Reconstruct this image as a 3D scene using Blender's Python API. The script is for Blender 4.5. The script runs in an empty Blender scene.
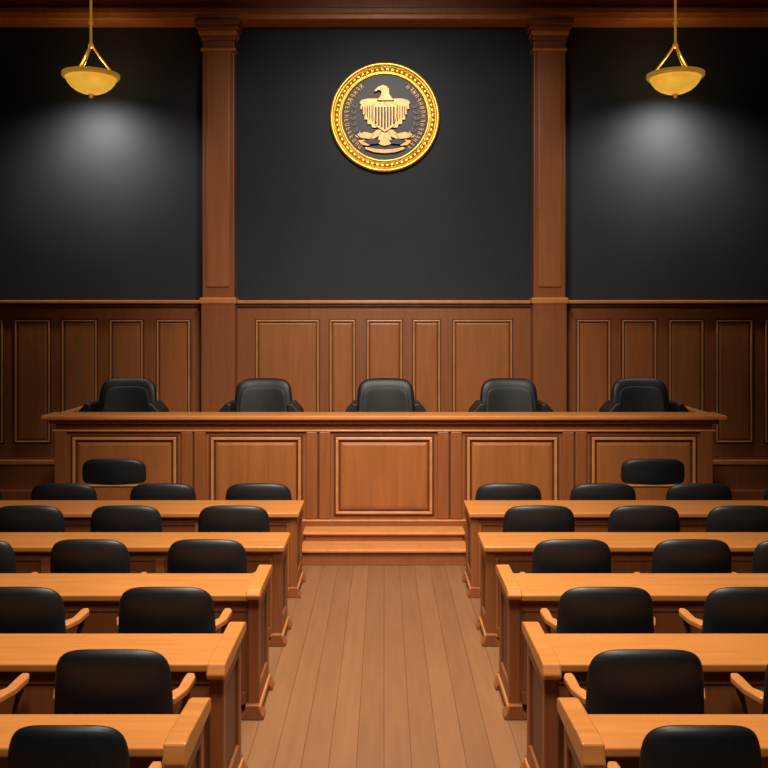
import bpy, bmesh, math, random
from mathutils import Vector, Matrix
random.seed(4)
S = bpy.context.scene
S.view_settings.view_transform = 'Standard'
S.view_settings.look = 'None'

# ------------------------------------------------------------ materials
def lin(c):
    return tuple(((v/255)/12.92 if v/255 <= .04045 else ((v/255+.055)/1.055)**2.4) for v in c) + (1,)

def base_mat(name, rough=.5, metal=0.0):
    m = bpy.data.materials.new(name); m.use_nodes = True
    b = m.node_tree.nodes['Principled BSDF']
    b.inputs['Roughness'].default_value = rough
    b.inputs['Metallic'].default_value = metal
    return m, m.node_tree, b

def noise_mat(name, c1, c2, scale=(1, 1, 1), nscale=4, rough=.5, metal=0.0, bump=0.0, detail=4, dist=0.0, lo=.3, hi=.7, emit=0.0):
    m, nt, b = base_mat(name, rough, metal)
    tc = nt.nodes.new('ShaderNodeTexCoord'); mp = nt.nodes.new('ShaderNodeMapping')
    mp.inputs['Scale'].default_value = scale
    n = nt.nodes.new('ShaderNodeTexNoise'); n.inputs['Scale'].default_value = nscale
    n.inputs['Detail'].default_value = detail; n.inputs['Distortion'].default_value = dist
    r = nt.nodes.new('ShaderNodeValToRGB')
    r.color_ramp.elements[0].position = lo; r.color_ramp.elements[1].position = hi
    r.color_ramp.elements[0].color = lin(c1); r.color_ramp.elements[1].color = lin(c2)
    L = nt.links.new
    L(tc.outputs['Object'], mp.inputs[0]); L(mp.outputs[0], n.inputs['Vector'])
    L(n.outputs['Fac'], r.inputs[0]); L(r.outputs[0], b.inputs['Base Color'])
    if emit:
        L(r.outputs[0], b.inputs['Emission Color']); b.inputs['Emission Strength'].default_value = emit
    if bump:
        bp = nt.nodes.new('ShaderNodeBump'); bp.inputs['Strength'].default_value = bump
        bp.inputs['Distance'].default_value = .01
        L(n.outputs['Fac'], bp.inputs['Height']); L(bp.outputs[0], b.inputs['Normal'])
    return m

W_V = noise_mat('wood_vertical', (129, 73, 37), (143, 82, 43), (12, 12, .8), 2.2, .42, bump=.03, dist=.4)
W_P = noise_mat('wood_panel', (142, 83, 41), (158, 94, 48), (8, 8, .7), 2.0, .42, bump=.03, dist=.5)
W_T = noise_mat('wood_trim', (184, 116, 62), (200, 131, 74), (3, 3, 3), 3, .32)  # lighter tone paints the lit edges into the mouldings
W_G = noise_mat('wood_groove_shade', (76, 40, 20), (88, 48, 25), (3, 3, 3), 3, .5)  # darkened wood, shadow of grooves and recesses put into the colour
W_D = noise_mat('wood_dark', (88, 48, 27), (102, 57, 32), (9, 9, .8), 2.0, .45)
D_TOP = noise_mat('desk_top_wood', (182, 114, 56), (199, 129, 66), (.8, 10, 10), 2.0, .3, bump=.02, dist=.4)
LEA = noise_mat('black_leather', (15, 17, 20), (22, 25, 29), (1, 1, 1), 60, .48, bump=.06)
PIPE = noise_mat('leather_panel', (10, 11, 13), (15, 16, 18), (1, 1, 1), 20, .6)
JLEA = noise_mat('judge_chair_leather', (11, 12, 14), (17, 18, 21), (1, 1, 1), 60, .52, bump=.06)
GOLD = noise_mat('gold', (222, 166, 56), (244, 198, 92), (1, 1, 1), 12, .3, .65)
LGOLD = noise_mat('lamp_gold', (226, 160, 44), (246, 190, 74), (1, 1, 1), 10, .3, .6, emit=.26)
LBOWL = noise_mat('lamp_gold_glass', (242, 172, 48), (253, 196, 76), (1, 1, 1), 5, .25, .2, emit=.72)
LGLOW = noise_mat('lamp_bowl_glow', (255, 214, 120), (255, 228, 150), (1, 1, 1), 10, .4, .0, emit=1.2)
BRZ = noise_mat('bronze_gold', (168, 120, 70), (190, 142, 86), (1, 1, 1), 14, .42, .45)
BLK = noise_mat('seal_black', (12, 13, 14), (18, 19, 21), (1, 1, 1), 10, .5)
WALL = noise_mat('charcoal_wall_paint', (25, 28, 34), (33, 36, 42), (1, 1, 1), 1.6, .75, bump=.02, detail=9, lo=.2, hi=.8)
SIDE = noise_mat('side_wall_paint', (36, 26, 20), (42, 31, 24), (1, 1, 1), 2, .8)
CEIL = noise_mat('ceiling_paint', (58, 46, 36), (64, 51, 41), (1, 1, 1), 2, .8)

def floor_mat():
    m, nt, b = base_mat('plank_floor', .45)
    L = nt.links.new; N = nt.nodes.new
    tc = N('ShaderNodeTexCoord'); sx = N('ShaderNodeSeparateXYZ'); cx = N('ShaderNodeCombineXYZ')
    L(tc.outputs['Object'], sx.inputs[0]); L(sx.outputs['Y'], cx.inputs['X']); L(sx.outputs['X'], cx.inputs['Y'])
    br = N('ShaderNodeTexBrick'); br.inputs['Scale'].default_value = 1
    br.inputs['Brick Width'].default_value = 30; br.inputs['Row Height'].default_value = .152
    br.inputs['Mortar Size'].default_value = .003; br.inputs['Mortar Smooth'].default_value = .8
    br.inputs['Color1'].default_value = lin((124, 85, 55)); br.inputs['Color2'].default_value = lin((133, 92, 60))
    br.inputs['Mortar'].default_value = lin((86, 55, 34))
    L(cx.outputs[0], br.inputs['Vector'])
    mp = N('ShaderNodeMapping'); mp.inputs['Scale'].default_value = (9, .7, 1); L(tc.outputs['Object'], mp.inputs[0])
    n = N('ShaderNodeTexNoise'); n.inputs['Scale'].default_value = 2.2; n.inputs['Detail'].default_value = 4
    L(mp.outputs[0], n.inputs['Vector'])
    r = N('ShaderNodeValToRGB'); r.color_ramp.elements[0].position = .3; r.color_ramp.elements[1].position = .7
    r.color_ramp.elements[0].color = (.87, .86, .85, 1); r.color_ramp.elements[1].color = (1.03, 1.03, 1.03, 1)
    L(n.outputs['Fac'], r.inputs[0])
    mx = N('ShaderNodeMix'); mx.data_type = 'RGBA'; mx.blend_type = 'MULTIPLY'; mx.inputs[0].default_value = 1
    L(br.outputs['Color'], mx.inputs[6]); L(r.outputs[0], mx.inputs[7]); L(mx.outputs[2], b.inputs['Base Color'])
    bp = N('ShaderNodeBump'); bp.inputs['Strength'].default_value = .2; bp.inputs['Distance'].default_value = .004; bp.invert = True
    L(br.outputs['Fac'], bp.inputs['Height']); L(bp.outputs[0], b.inputs['Normal'])
    return m
FLOOR = floor_mat()

# ------------------------------------------------------------ mesh builder
class MB:
    def __init__(s):
        s.bm = bmesh.new(); s.mats = []
    def mi(s, m):
        if m not in s.mats: s.mats.append(m)
        return s.mats.index(m)
    def _merge(s, b2, mat, smooth=False):
        i = s.mi(mat)
        vm = {}
        for v in b2.verts: vm[v] = s.bm.verts.new(v.co)
        for f in b2.faces:
            try:
                nf = s.bm.faces.new([vm[v] for v in f.verts]); nf.material_index = i; nf.smooth = smooth
            except ValueError: pass
        b2.free()
    def box(s, x0, x1, y0, y1, z0, z1, mat, bev=.006, seg=2):
        b = bmesh.new(); bmesh.ops.create_cube(b, size=1)
        for v in b.verts:
            v.co = Vector((x0+(v.co.x+.5)*(x1-x0), y0+(v.co.y+.5)*(y1-y0), z0+(v.co.z+.5)*(z1-z0)))
        if bev:
            bv = min(bev, .45*min(abs(x1-x0), abs(y1-y0), abs(z1-z0)))
            bmesh.ops.bevel(b, geom=b.edges[:], offset=bv, segments=seg, profile=.5, affect='EDGES')
        bmesh.ops.recalc_face_normals(b, faces=b.faces[:])
        s._merge(b, mat)
    def prism(s, pts, axis, a0, a1, mat, bev=0, seg=2, smooth=False):
        b = bmesh.new()
        def mk(p, a):
            return {'x': (a, p[0], p[1]), 'y': (p[0], a, p[1]), 'z': (p[0], p[1], a)}[axis]
        A = [b.verts.new(mk(p, a0)) for p in pts]; B = [b.verts.new(mk(p, a1)) for p in pts]
        b.faces.new(A); b.faces.new(B[::-1])
        n = len(pts)
        for i in range(n): b.faces.new([A[i], B[i], B[(i+1) % n], A[(i+1) % n]])
        bmesh.ops.recalc_face_normals(b, faces=b.faces[:])
        if bev: bmesh.ops.bevel(b, geom=b.edges[:], offset=bev, segments=seg, profile=.5, affect='EDGES')
        s._merge(b, mat, smooth)
    def rings(s, rs, mat, closed=True, cap=True, smooth=True):
        b = bmesh.new()
        R = [[b.verts.new(p) for p in r] for r in rs]
        n = len(R[0])
        for k in range(len(R)-1):
            for i in range(n if closed else n-1):
                b.faces.new([R[k][i], R[k][(i+1) % n], R[k+1][(i+1) % n], R[k+1][i]])
        if cap:
            b.faces.new(R[0][::-1]); b.faces.new(R[-1])
        bmesh.ops.recalc_face_normals(b, faces=b.faces[:])
        s._merge(b, mat, smooth)
    def lathe(s, prof, c, mat, n=40, axis='z', smooth=True):
        rs = []
        for r, h in prof:
            r = max(r, 1e-4); ring = []
            for i in range(n):
                a = 2*math.pi*i/n
                if axis == 'z': ring.append((c[0]+r*math.cos(a), c[1]+r*math.sin(a), c[2]+h))
                else: ring.append((c[0]+r*math.cos(a), c[1]+h, c[2]+r*math.sin(a)))
            rs.append(ring)
        s.rings(rs, mat, smooth=smooth)
    def tube(s, pts, r, mat, n=10):
        pts = [Vector(p) for p in pts]; rs = []
        rr = r if isinstance(r, (list, tuple)) else [r]*len(pts)
        for k, p in enumerate(pts):
            t = (pts[min(k+1, len(pts)-1)]-pts[max(k-1, 0)]).normalized()
            up = Vector((0, 0, 1)) if abs(t.z) < .9 else Vector((0, 1, 0))
            a = t.cross(up).normalized(); b = a.cross(t)
            rs.append([tuple(p+rr[k]*(a*math.cos(2*math.pi*i/n)+b*math.sin(2*math.pi*i/n))) for i in range(n)])
        s.rings(rs, mat)
    def pad(s, w, h, t, c, mat, n_exp=4.2, curve=.0, taper=.0, arch=.0, lean=.0, plane='xz', N=64):
        steps = [(.05, -1), (.45, -.97), (.72, -.9), (.86, -.78), (.94, -.58), (.985, -.3), (1, 0), (.985, .3), (.94, .58), (.86, .78), (.72, .9), (.45, .97), (.05, 1)]
        rs = []
        for sc, tt in steps:
            ring = []
            for i in range(N):
                a = 2*math.pi*i/N
                cx, sx = math.cos(a), math.sin(a)
                x = math.copysign(abs(cx)**(2/n_exp), cx); z = math.copysign(abs(sx)**(2/n_exp), sx)
                X = x*w/2*sc; Z = z*h/2*sc
                X *= 1+taper*(Z/(h/2))
                Z += arch*(1-(X/(w/2))**2)*(1 if Z > 0 else .3)
                Y = tt*t/2 + curve*(X/(w/2))**2 + lean*Z
                if plane == 'xz': ring.append((c[0]+X, c[1]+Y, c[2]+Z))
                else: ring.append((c[0]+X, c[1]+Z, c[2]+Y))
            rs.append(ring)
        s.rings(rs, mat)
    def frame(s, x0, x1, z0, z1, y, w, d, mat, bev=.006):
        s.box(x0, x1, y-d, y+.004, z1-w, z1, mat, bev); s.box(x0, x1, y-d, y+.004, z0, z0+w, mat, bev)
        s.box(x0, x0+w, y-d, y+.004, z0+w*.9, z1-w*.9, mat, bev); s.box(x1-w, x1, y-d, y+.004, z0+w*.9, z1-w*.9, mat, bev)
    def mesh(s, name):
        me = bpy.data.meshes.new(name); s.bm.to_mesh(me); s.bm.free()
        for m in s.mats: me.materials.append(m)
        return me
    def obj(s, name, loc=(0, 0, 0)):
        o = bpy.data.objects.new(name, s.mesh(name)); S.collection.objects.link(o); o.location = loc
        return o

def raised_panel(b, x0, x1, z0, z1, y, mw=.03, bw=.035, g=.012):
    """groove and recess painted dark as shade, moulding painted lighter as lit edge, raised field"""
    b.frame(x0-g, x1+g, z0-g, z1+g, y, g*1.3, .003, W_G, 0)
    b.frame(x0, x1, z0, z1, y, mw, .024, W_T, .008)
    i = mw+bw
    if x1-x0 > 2*i+.05:
        gi = mw+bw*.45
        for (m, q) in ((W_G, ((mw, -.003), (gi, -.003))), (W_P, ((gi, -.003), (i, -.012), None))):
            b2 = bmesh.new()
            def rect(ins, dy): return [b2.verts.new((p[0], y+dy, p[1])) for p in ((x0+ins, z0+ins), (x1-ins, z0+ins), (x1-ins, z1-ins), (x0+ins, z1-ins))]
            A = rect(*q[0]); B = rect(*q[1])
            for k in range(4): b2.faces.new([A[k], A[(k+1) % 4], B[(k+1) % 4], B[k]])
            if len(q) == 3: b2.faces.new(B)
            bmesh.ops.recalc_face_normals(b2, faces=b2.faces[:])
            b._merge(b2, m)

# ------------------------------------------------------------ room shell
RX, YB, YF, ZC = 5.5, 11.5, -2.5, 6.75
b = MB(); b.box(-RX-.1, RX+.1, YF-.1, YB+.1, -.1, 0, FLOOR, 0); b.obj('floor')
b = MB(); b.box(-RX-.1, RX+.1, YF-.1, YB+.1, ZC, ZC+.1, CEIL, 0); b.obj('ceiling')
b = MB(); b.box(-RX-.1, RX+.1, YB, YB+.1, 0, ZC, WALL, 0); b.obj('wall_front')
b = MB(); b.box(-RX-.1, RX+.1, YF-.1, YF, 0, ZC, SIDE, 0); b.obj('wall_back')
b = MB(); b.box(-RX-.1, -RX, YF, YB, 0, ZC, SIDE, 0); b.obj('wall_left')
b = MB(); b.box(RX, RX+.1, YF, YB, 0, ZC, SIDE, 0); b.obj('wall_right')

b = MB()
b.box(-RX, RX, 11.22, 11.5, 6.32, ZC, W_P, .01)
b.box(-RX, RX, 11.14, 11.5, 6.24, 6.33, W_P, .02)
b.box(-RX, RX, 11.16, 11.5, 6.185, 6.25, W_T, .012)
b.box(-RX, RX, 11.10, 11.5, 6.49, 6.53, W_T, .02)
b.obj('trim_cornice')

WY = 11.40
b = MB()
b.box(-RX, RX, WY, YB, 0, 2.64, W_V, 0)
b.box(-RX, RX, WY-.07, YB, 2.655, 2.70, W_T, .014)
b.box(-RX, RX, WY-.035, YB, 2.615, 2.66, W_G, .012)
k = 11.4/900
def px(p): return (p-384)*k
secs = [(256, 319), (330, 355), (367, 402), (413, 440), (453, 512),
        (15, 50), (62, 97), (110, 143), (157, 190), (-34, 3),
        (577, 610), (622, 656), (669, 703), (716, 752), (765, 801)]
for a, c in secs:
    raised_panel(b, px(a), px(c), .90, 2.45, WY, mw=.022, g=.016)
b.box(-RX, RX, WY-.03, WY+.01, .62, .68, W_T, .01)
b.box(-RX, RX, WY-.05, WY+.01, 0, .3, W_V, .012)
b.obj('trim_wainscot')

def column(x):
    b = MB(); y0 = 11.22; w = .198
    b.box(x-w, x+w, y0, WY-.001, 2.72, 6.0, W_V, .012)
    b.box(x-w*.72, x+w*.72, y0-.02, y0+.01, 2.86, 5.82, W_P, .012)
    b.box(x-w-.012, x+w+.012, y0-.03, WY-.001, 0, 2.66, W_V, .012)
    b.box(x-w-.035, x+w+.035, y0-.05, WY-.001, 0, .32, W_V, .012)
    b.box(x-w-.03, x+w+.03, y0-.045, WY-.001, 2.65, 2.73, W_T, .016)
    b.box(x-w-.02, x+w+.02, y0-.03, WY-.001, 5.80, 5.84, W_T, .014)
    for i, (dz, e) in enumerate([(5.93, .02), (5.99, .04), (6.05, .065)]):
        b.box(x-w-e, x+w+e, y0-e-.01, WY-.001, dz, dz+.062, W_V if i != 1 else W_T, .018)
    b.box(x-w-.085, x+w+.085, y0-.10, WY-.001, 6.11, 6.18, W_V, .012)
    return b.obj('wooden_column')
column(-2.065); column(2.065)

# ------------------------------------------------------------ judges' bench
b = MB(); y0 = 9.6
b.box(-3.5, 3.5, y0, y0+.20, 0, 1.375, W_V, .006)
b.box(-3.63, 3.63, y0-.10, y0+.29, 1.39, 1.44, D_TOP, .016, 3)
b.box(-3.56, 3.56, y0-.05, y0+.2, 1.345, 1.393, W_V, .012)
b.box(-3.53, 3.53, y0-.03, y0+.1, 1.262, 1.282, W_T, .006)
b.box(-3.53, 3.53, y0-.03, y0+.1, 0, .33, W_V, .01)
b.box(-3.53, 3.53, y0-.036, y0+.1, .305, .325, W_T, .006)
bounds = [-3.5, -2.03, -.7, .7, 2.03, 3.5]
for x in bounds[1:-1]:
    b.box(x-.01, x+.01, y0-.004, y0+.02, .33, 1.262, W_G, 0)
    b.box(x-.13, x-.008, y0-.026, y0+.02, .33, 1.262, W_V, .010)
    b.box(x+.008, x+.13, y0-.026, y0+.02, .33, 1.262, W_V, .010)
for x in (-3.44, 3.44):
    b.box(x-.07, x+.06, y0-.026, y0+.02, .33, 1.262, W_V, .008)
for i in range(5):
    xa, xb = bounds[i]+.185, bounds[i+1]-.185
    if i == 0: xa = -3.32
    if i == 4: xb = 3.32
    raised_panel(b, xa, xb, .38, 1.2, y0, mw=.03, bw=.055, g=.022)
b.obj('judges_bench')
for sx in (-1, 1):
    b = MB()
    xa, xb = sorted((sx*3.51, sx*3.47)); b.box(xa, xb, 9.905, 11.1, 0, 1.385, W_V, .006)
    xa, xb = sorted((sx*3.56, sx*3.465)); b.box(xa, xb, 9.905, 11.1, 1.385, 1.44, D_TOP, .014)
    b.obj('bench_side_panel')

b = MB(); b.box(-3.45, 3.45, 9.83, 11.15, 0, .75, W_D, .01); b.obj('judges_platform')
b = MB()
b.box(-.82, .82, 8.98, 9.56, 0, .135, W_V, .006); b.box(-.84, .84, 8.95, 9.56, .13, .165, W_T, .012)
b.box(-.82, .82, 9.30, 9.56, .16, .235, W_V, .006); b.box(-.84, .84, 9.27, 9.56, .23, .262, W_T, .012)
b.obj('bench_steps')

# ------------------------------------------------------------ judge chairs
def judge_chair_mesh():
    b = MB()
    b.pad(.68, .64, .13, (0, 0, .69), JLEA, n_exp=5.2, curve=-.05, taper=-.06, arch=.012, lean=.10)
    b.pad(.54, .46, .03, (0, -.062, .69), PIPE, n_exp=5, curve=-.05, taper=-.06, arch=.012, lean=.10)
    b.pad(.58, .48, .13, (0, -.27, .46), JLEA, n_exp=4.5, plane='xy')
    for sx in (-1, 1):
        b.prism([(sx*.31, .76), (sx*.37, .77), (sx*.46, .67), (sx*.475, .60), (sx*.44, .57), (sx*.31, .57)], 'y', -.42, .02, JLEA, .022, 3)
        b.tube([(sx*.42, -.22, .60), (sx*.40, -.24, .52), (sx*.26, -.26, .41)], .024, JLEA, 10)
    b.box(-.22, .22, -.42, -.12, .36, .40, BLK, .01)
    b.lathe([(.03, .09), (.03, .37)], (0, -.25, 0), BLK, 16)
    b.lathe([(.06, .07), (.06, .12), (.03, .13)], (0, -.25, 0), BLK, 16)
    for i in range(5):
        a = 2*math.pi*i/5+.3
        p = (.26*math.cos(a), -.25+.26*math.sin(a))
        b.tube([(0, -.25, .10), (p[0], p[1], .065)], [.028, .018], BLK, 8)
        b.lathe([(.012, 0), (.026, .008), (.03, .028), (.026, .048), (.012, .056)], (p[0], p[1], 0), BLK, 12)
    return b.mesh('judge_chair')
jm = judge_chair_mesh()
for x in (-2.975, -1.40, .02, 1.45, 2.975):
    o = bpy.data.objects.new('judge_chair', jm); S.collection.objects.link(o)
    o.location = (x, 10.5, .75)

# ------------------------------------------------------------ public chairs
def chair_mesh(w, top, woodback=False, armz=.70):
    b = MB()
    hb = .46 if not woodback else .27
    b.pad(w, hb, .075, (0, 0, top-hb/2-.012), LEA, n_exp=5.0 if not woodback else 4.2, curve=.045, taper=-.03 if not woodback else -.02, arch=.016, lean=-.05)
    if woodback:
        b.prism([(-w*.36, top-.46), (w*.36, top-.46), (w*.46, top-.27), (-w*.46, top-.27)], 'y', -.01, .035, W_P, .008)
        b.box(-w*.47, w*.47, -.02, .045, top-.285, top-.262, W_T, .008)
    b.pad(w*.92, .36, .085, (0, .19, .44), LEA, n_exp=4.5, plane='xy')
    b.box(-w*.43, w*.43, .03, .345, .355, .405, W_V, .01)
    hw = w/2
    for sx in (-1, 1):
        b.tube([(sx*hw*.8, .035, 0), (sx*hw*.82, .05, .36), (sx*hw*.8, .055, top-.18)], [.017, .022, .016], W_V, 10)
        b.tube([(sx*hw*.8, .33, 0), (sx*hw*.82, .32, .38)], [.016, .023], W_V, 10)
        xa = sx*(hw+.02); z = armz
        o = [(sx*hw*.80, .03), (sx*(hw+.01), .05), (sx*(hw+.045), .16), (sx*(hw+.05), .30), (sx*(hw+.035), .345),
             (sx*(hw+.0), .345), (sx*(hw-.005), .30), (sx*(hw-.005), .17), (sx*hw*.80, .09)]
        b.prism(o, 'z', z-.02, z+.015, W_T, .008)
        b.tube([(xa, .29, z-.01), (sx*hw*.94, .30, .55), (sx*hw*.82, .31, .38)], [.018, .016, .018], W_V, 10)
        b.box(sx*hw*.8-.01, sx*hw*.8+.01, .04, .33, .18, .21, W_V, .004)
    return b.mesh('leather_armchair')

rows = [
    (8.68, .65, .875, [-4.02, -3.10, -2.14, -1.215, 1.205, 2.12, 3.05, 4.0], .60),
    (7.40, .60, .925, [-3.78, -2.935, -2.13, -1.24, 1.28, 2.15, 2.96, 3.8], .60),
    (6.22, .56, .935, [-2.84, -2.045, -1.23, 1.306, 2.14, 2.84], .60),
    (5.08, .555, .945, [-2.09, -1.236, 1.26, 2.09], .70),
    (4.06, .54, .965, [-2.04, -1.233, 1.19, 2.0], .71),
    (3.20, .445, 1.01, [-1.134, 1.138], .70),
]
for d, w, top, xs, az in rows:
    me = chair_mesh(w, top, armz=az)
    for x in xs:
        o = bpy.data.objects.new('leather_armchair', me); S.collection.objects.link(o); o.location = (x, d, 0)
me = chair_mesh(.65, 1.045, True, .60)
for x in (-2.75, 2.74):
    o = bpy.data.objects.new('wooden_back_chair', me); S.collection.objects.link(o); o.location = (x, 9.13, 0)

# ------------------------------------------------------------ desks
def desk(side, far, near, outer, cap, ext):
    b = MB(); s = side
    def bx(xa, xb, *r, **kw):
        xa, xb = sorted((s*xa, s*xb)); b.box(xa, xb, *r, **kw)
    inner = .77; T = .75
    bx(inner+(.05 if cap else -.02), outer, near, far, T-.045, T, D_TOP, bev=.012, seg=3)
    bx(inner+.04, outer-.04, near+.045, near+.075, T-.12, T-.043, W_V, bev=.004)
    bx(inner+.04, outer-.04, near+.055, near+.085, .09, T-.118, W_V, bev=.004)
    bx(inner+.04, outer-.04, near+.035, near+.09, .05, .13, W_V, bev=.008)
    bx(inner+.04, outer-.04, far-.07, far-.04, .05, T-.043, W_V, bev=.004)
    n = max(1, round((outer-inner)/.8)); L = (outer-inner-.08)/n
    for i in range(n+1):
        xc = inner+.06+i*L
        bx(xc-.035, xc+.035, near+.036, near+.08, .1, T-.1, W_P, bev=.006)
    for e, (x0, x1) in enumerate(((inner, inner+.07), (outer-.07, outer))):
        n0 = near-(ext if e == 0 else 0)+.03
        f0 = far-.03
        h = T-.043 if not (cap and e == 0) else T+.012
        bx(x0+.015, x1-.015, n0+.04, f0-.04, .06, h-.01, W_D, bev=.003)
        bx(x0, x1, n0, n0+.075, .05, h, W_V, bev=.008)
        bx(x0, x1, f0-.075, f0, .05, h, W_V, bev=.008)
        bx(x0, x1, n0+.06, f0-.06, h-.1, h, W_V, bev=.006)
        bx(x0, x1, n0+.06, f0-.06, .08, .19, W_V, bev=.006)
        bx(x0-.012, x1+.012, n0-.02, f0+.02, .035, .085, W_T, bev=.012)
        for yc in (n0+.02, f0-.02):
            xs_ = [(x0-.03, 0), (x1+.03, 0), (x1+.035, .02), (x1+.015, .045), (x1, .09), (x0, .09), (x0-.015, .045), (x0-.035, .02)]
            b.prism([(s*p[0], p[1]) for p in xs_], 'y', yc-.055, yc+.055, W_V, .006)
    if cap:
        n0 = near-ext; f0 = far+.03
        pts = [(n0-.03, T-.005), (f0-.02, T+.0), (f0+.01, T+.02), (f0, T+.045+cap*.3), (f0-.05, T+.06+cap*.3), (n0+.05, T+.055+cap), (n0-.02, T+.05+cap), (n0-.045, T+.02)]
        xa, xb = sorted((s*(inner-.018), s*(inner+.07)))
        b.prism(pts, 'x', xa, xb, D_TOP, .008)
    return b.obj('courtroom_desk')
specs = [(8.50, 7.93, 4.9, 0, 0), (7.22, 6.75, 4.3, 0, 0), (6.05, 5.57, 3.6, .004, .06), (4.89, 4.45, 3.0, .02, .16), (3.89, 3.58, 2.7, .04, .14)]
for sp in specs:
    for s in (-1, 1):
        desk(s, *sp)

# ------------------------------------------------------------ pendant lamps
def pendant(x):
    b = MB(); c = (x, 10.75, 5.37); r = .335
    b.lathe([(.0, -.225), (.03, -.222), (.06, -.218), (.12, -.205), (.18, -.178), (.235, -.135), (.275, -.085), (.30, -.03)], c, LBOWL, 48)
    b.lathe([(.30, -.035), (.325, -.03), (r, -.015), (r, .018), (.30, .022), (.285, 0)], c, LGOLD, 48)
    b.lathe([(.285, .0), (.21, -.05), (.12, -.08), (.0, -.09)], c, LGLOW, 48)
    b.lathe([(.0, -.275), (.016, -.265), (.026, -.25), (.018, -.235), (.04, -.222), (.0, -.215)], c, LGOLD, 16)
    for i in range(3):
        a = 2*math.pi*i/3+math.pi/6
        P = [(c[0]+.31*math.cos(a), c[1]+.31*math.sin(a), c[2]+.015), (c[0]+.22*math.cos(a), c[1]+.22*math.sin(a), c[2]+.10),
             (c[0]+.10*math.cos(a), c[1]+.10*math.sin(a), c[2]+.24), (c[0]+.012*math.cos(a), c[1]+.012*math.sin(a), c[2]+.36)]
        b.tube(P, .013, LGOLD, 8)
        b.lathe([(.0, -.014), (.024, 0), (.0, .016)], (P[0][0], P[0][1], P[0][2]+.015), LGOLD, 10)
    b.lathe([(.0, .32), (.03, .335), (.035, .36), (.018, .39), (.015, .42), (.015, .60), (.028, .615), (.028, .635), (.015, .65), (.015, ZC-5.37-.04), (.07, ZC-5.37-.03), (.08, ZC-5.37-.001)], c, LGOLD, 16)
    b.obj('pendant_lamp')
    l = bpy.data.lights.new('pendant_bulb', 'SPOT'); l.energy = 185; l.spot_size = math.radians(158); l.spot_blend = 1
    l.shadow_soft_size = .10; l.color = (1, .97, .91)
    o = bpy.data.objects.new('pendant_bulb_light', l); S.collection.objects.link(o)
    o.location = (x*1.03, 10.86, 5.14); o.rotation_euler = (math.radians(30), 0, 0)
    l = bpy.data.lights.new('pendant_glow', 'POINT'); l.energy = 5; l.shadow_soft_size = .04; l.color = (1, .8, .5)
    o = bpy.data.objects.new('pendant_glow_light', l); S.collection.objects.link(o); o.location = (x, 10.75, 5.46)
pendant(-3.50); pendant(3.48)

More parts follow.
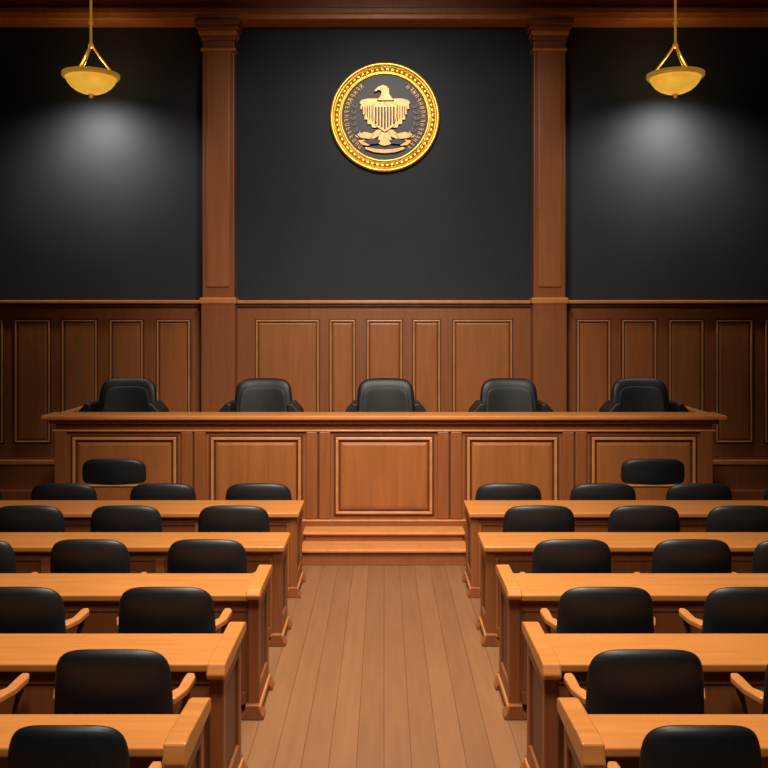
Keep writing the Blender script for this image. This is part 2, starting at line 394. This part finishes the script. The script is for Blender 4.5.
# ------------------------------------------------------------ seal
def seal():
    b = MB(); cy = 11.5; C = (0.01, cy, 5.03); R = .70
    def ring(r0, r1, h, mat, n=96, lift=0):
        b.lathe([(r0, -lift), (r0, -lift-h*.7), (r0+(r1-r0)*.25, -lift-h), (r0+(r1-r0)*.75, -lift-h), (r1, -lift-h*.7), (r1, -lift)], C, mat, n, 'y')
    b.lathe([(0, -.002), (R*.99, -.002), (R*.99, -.035), (0, -.035)], C, GOLD, 96, 'y', smooth=False)
    ring(R*.93, R, .075, GOLD); ring(R*.77, R*.82, .07, GOLD); ring(R*.83, R*.925, .05, GOLD)
    b.lathe([(0, -.036), (R*.78, -.036), (R*.78, -.045), (0, -.045)], C, BLK, 96, 'y', smooth=False)
    for i in range(60):
        a = 2*math.pi*i/60; rr = R*.878
        b.lathe([(.0, -.045), (.022, -.055), (.016, -.066), (0, -.072)], (C[0]+rr*math.cos(a), cy, C[2]+rr*math.sin(a)), GOLD, 8, 'y')
    y1 = cy-.044
    def poly(pts, h, mat=BRZ, bev=.004):
        b.prism([(C[0]+p[0], C[2]+p[1]) for p in pts], 'y', y1-h, y1+.002, mat, bev)
    rnd = random.Random(7)
    for sgn in (-1, 1):
        for i in range(17):
            a = math.radians(-50+i*6.4); rr = R*.695
            x = sgn*rr*math.cos(a); z = rr*math.sin(a)
            ca, sa = sgn*math.cos(a), math.sin(a)
            def q(u0, u1, v0, v1): poly([(x+u*ca-v*sa, z+u*sa+v*ca) for u, v in ((u0, v0), (u1, v0), (u1, v1), (u0, v1))], .018, BRZ, .001)
            q(-.03, .03, -.016, -.008)
            t = rnd.randint(0, 3)
            if t != 0: q(-.03, .03, .008, .016)
            if t != 1: q(.020, .03, -.012, .012)
            if t != 2: q(-.005, .004, -.012, .012)
    for sgn in (-1, 1):
        for i in range(8):
            a = math.radians(-62+i*11); rr = R*.575
            x = sgn*rr*math.cos(a); z = rr*math.sin(a)
            for k2 in (-1, 1):
                ang = a+math.pi/2+k2*.55
                dx, dz = sgn*math.cos(ang), math.sin(ang)
                px_, pz_ = -dz, dx
                l, w = .085, .017
                poly([(x, z), (x+dx*l*.5+px_*w, z+dz*l*.5+pz_*w), (x+dx*l, z+dz*l), (x+dx*l*.5-px_*w, z+dz*l*.5-pz_*w)], .014, BRZ if i < 3 else W_D, .002)
    for sgn in (-1, 1):
        w = [(0.0, .21), (.10, .235), (.22, .235), (.30, .215), (.325, .18), (.305, .155), (.315, .10), (.285, .09), (.29, .03), (.262, .03),
             (.26, -.04), (.225, -.035), (.22, -.10), (.18, -.09), (.16, -.14), (.0, -.14)]
        poly([(sgn*p[0], p[1]) for p in w], .03)
        for j in range(5):
            x0 = .155+j*.030
            poly([(sgn*x0, .15-j*.006), (sgn*(x0+.012), .15-j*.006), (sgn*(x0+.012), -.06+j*.025), (sgn*x0, -.06+j*.025)], .034, BLK, .001)
        poly([(sgn*.03, -.16), (sgn*.10, -.16), (sgn*.20, -.25), (sgn*.16, -.29), (sgn*.06, -.24)], .03)
        poly([(sgn*.13, -.22), (sgn*.25, -.19), (sgn*.36, -.22), (sgn*.31, -.27), (sgn*.19, -.285)], .04, BRZ)
        poly([(sgn*.05, -.30), (sgn*.16, -.275), (sgn*.28, -.31), (sgn*.20, -.355), (sgn*.09, -.345)], .042, BLK)
        poly([(sgn*.16, -.33), (sgn*.27, -.29), (sgn*.35, -.30), (sgn*.29, -.36), (sgn*.20, -.37)], .036)
    poly([(-.10, .20), (-.05, .27), (-.045, .32), (-.075, .335), (-.125, .31), (-.135, .33), (-.09, .375), (-.03, .40), (.02, .39), (.055, .35), (.06, .28), (.12, .20)], .06)
    poly([(-.145, .16), (.145, .16), (.15, .0), (.11, -.13), (0, -.20), (-.11, -.13), (-.15, .0)], .055)
    for j in range(7):
        x = -.114+j*.038
        lo = -.165+abs(x)*.6
        poly([(x-.011, .12), (x+.011, .12), (x+.011, lo), (x-.011, lo)], .059, BLK, .001)
    poly([(-.06, -.19), (.06, -.19), (.10, -.33), (.05, -.36), (0, -.37), (-.05, -.36), (-.10, -.33)], .03)
    poly([(-.24, -.38), (-.12, -.405), (0, -.415), (.12, -.405), (.24, -.38), (.26, -.41), (.13, -.455), (0, -.465), (-.13, -.455), (-.26, -.41)], .04)
    b.obj('wall_seal')
seal()

# ------------------------------------------------------------ lights
def area(name, loc, target, size, e, col=(1, .9, .78), spread=None):
    l = bpy.data.lights.new(name, 'AREA'); l.energy = e; l.color = col; l.size = size
    if spread: l.spread = math.radians(spread)
    o = bpy.data.objects.new(name, l); S.collection.objects.link(o); o.location = loc
    o.rotation_euler = (Vector(target)-Vector(loc)).to_track_quat('-Z', 'Y').to_euler()
def spot(name, loc, target, e, ang, blend=1, soft=.4, col=(1, .9, .78)):
    l = bpy.data.lights.new(name, 'SPOT'); l.energy = e; l.color = col; l.spot_size = math.radians(ang); l.spot_blend = blend; l.shadow_soft_size = soft
    o = bpy.data.objects.new(name, l); S.collection.objects.link(o); o.location = loc
    o.rotation_euler = (Vector(target)-Vector(loc)).to_track_quat('-Z', 'Y').to_euler()
WC = (1, .89, .73)
area('fill_light_hall', (0, 5.6, 6.6), (0, 6.4, 0), 1.8, 235, WC, spread=95)  # added overhead fill for the hall, no fixture in view
area('fill_light_rear', (0, 1.4, 6.5), (0, 4.4, .5), 1.8, 78, WC, spread=80)  # added fill above the near rows, no fixture in view
spot('bench_fill_spot', (0, 4.6, 5.6), (0, 9.8, 1.5), 1250, 60, 1, .4, WC)  # added to brighten the bench front, source unseen
spot('wall_fill_spot', (0, 6.8, 6.3), (0, 11.5, 3.0), 720, 84, 1, .4, (1, .93, .84))  # added wash for wainscot and columns, source unseen
spot('seal_fill_spot', (0, 8.2, 6.5), (0, 11.5, 5.0), 150, 40, 1, .3, (1, .97, .92))  # added to lift the seal's gold, source unseen

w = bpy.data.worlds.new('World'); S.world = w; w.use_nodes = True
w.node_tree.nodes['Background'].inputs[0].default_value = (.5, .45, .4, 1)
w.node_tree.nodes['Background'].inputs[1].default_value = .1

cam = bpy.data.cameras.new('camera'); co = bpy.data.objects.new('camera', cam); S.collection.objects.link(co)
co.location = (0, 0, 2.45); co.rotation_euler = (math.radians(90), 0, 0)
cam.sensor_width = 36; cam.lens = 900/768*36; cam.shift_y = -64/768; cam.clip_end = 100
S.camera = co
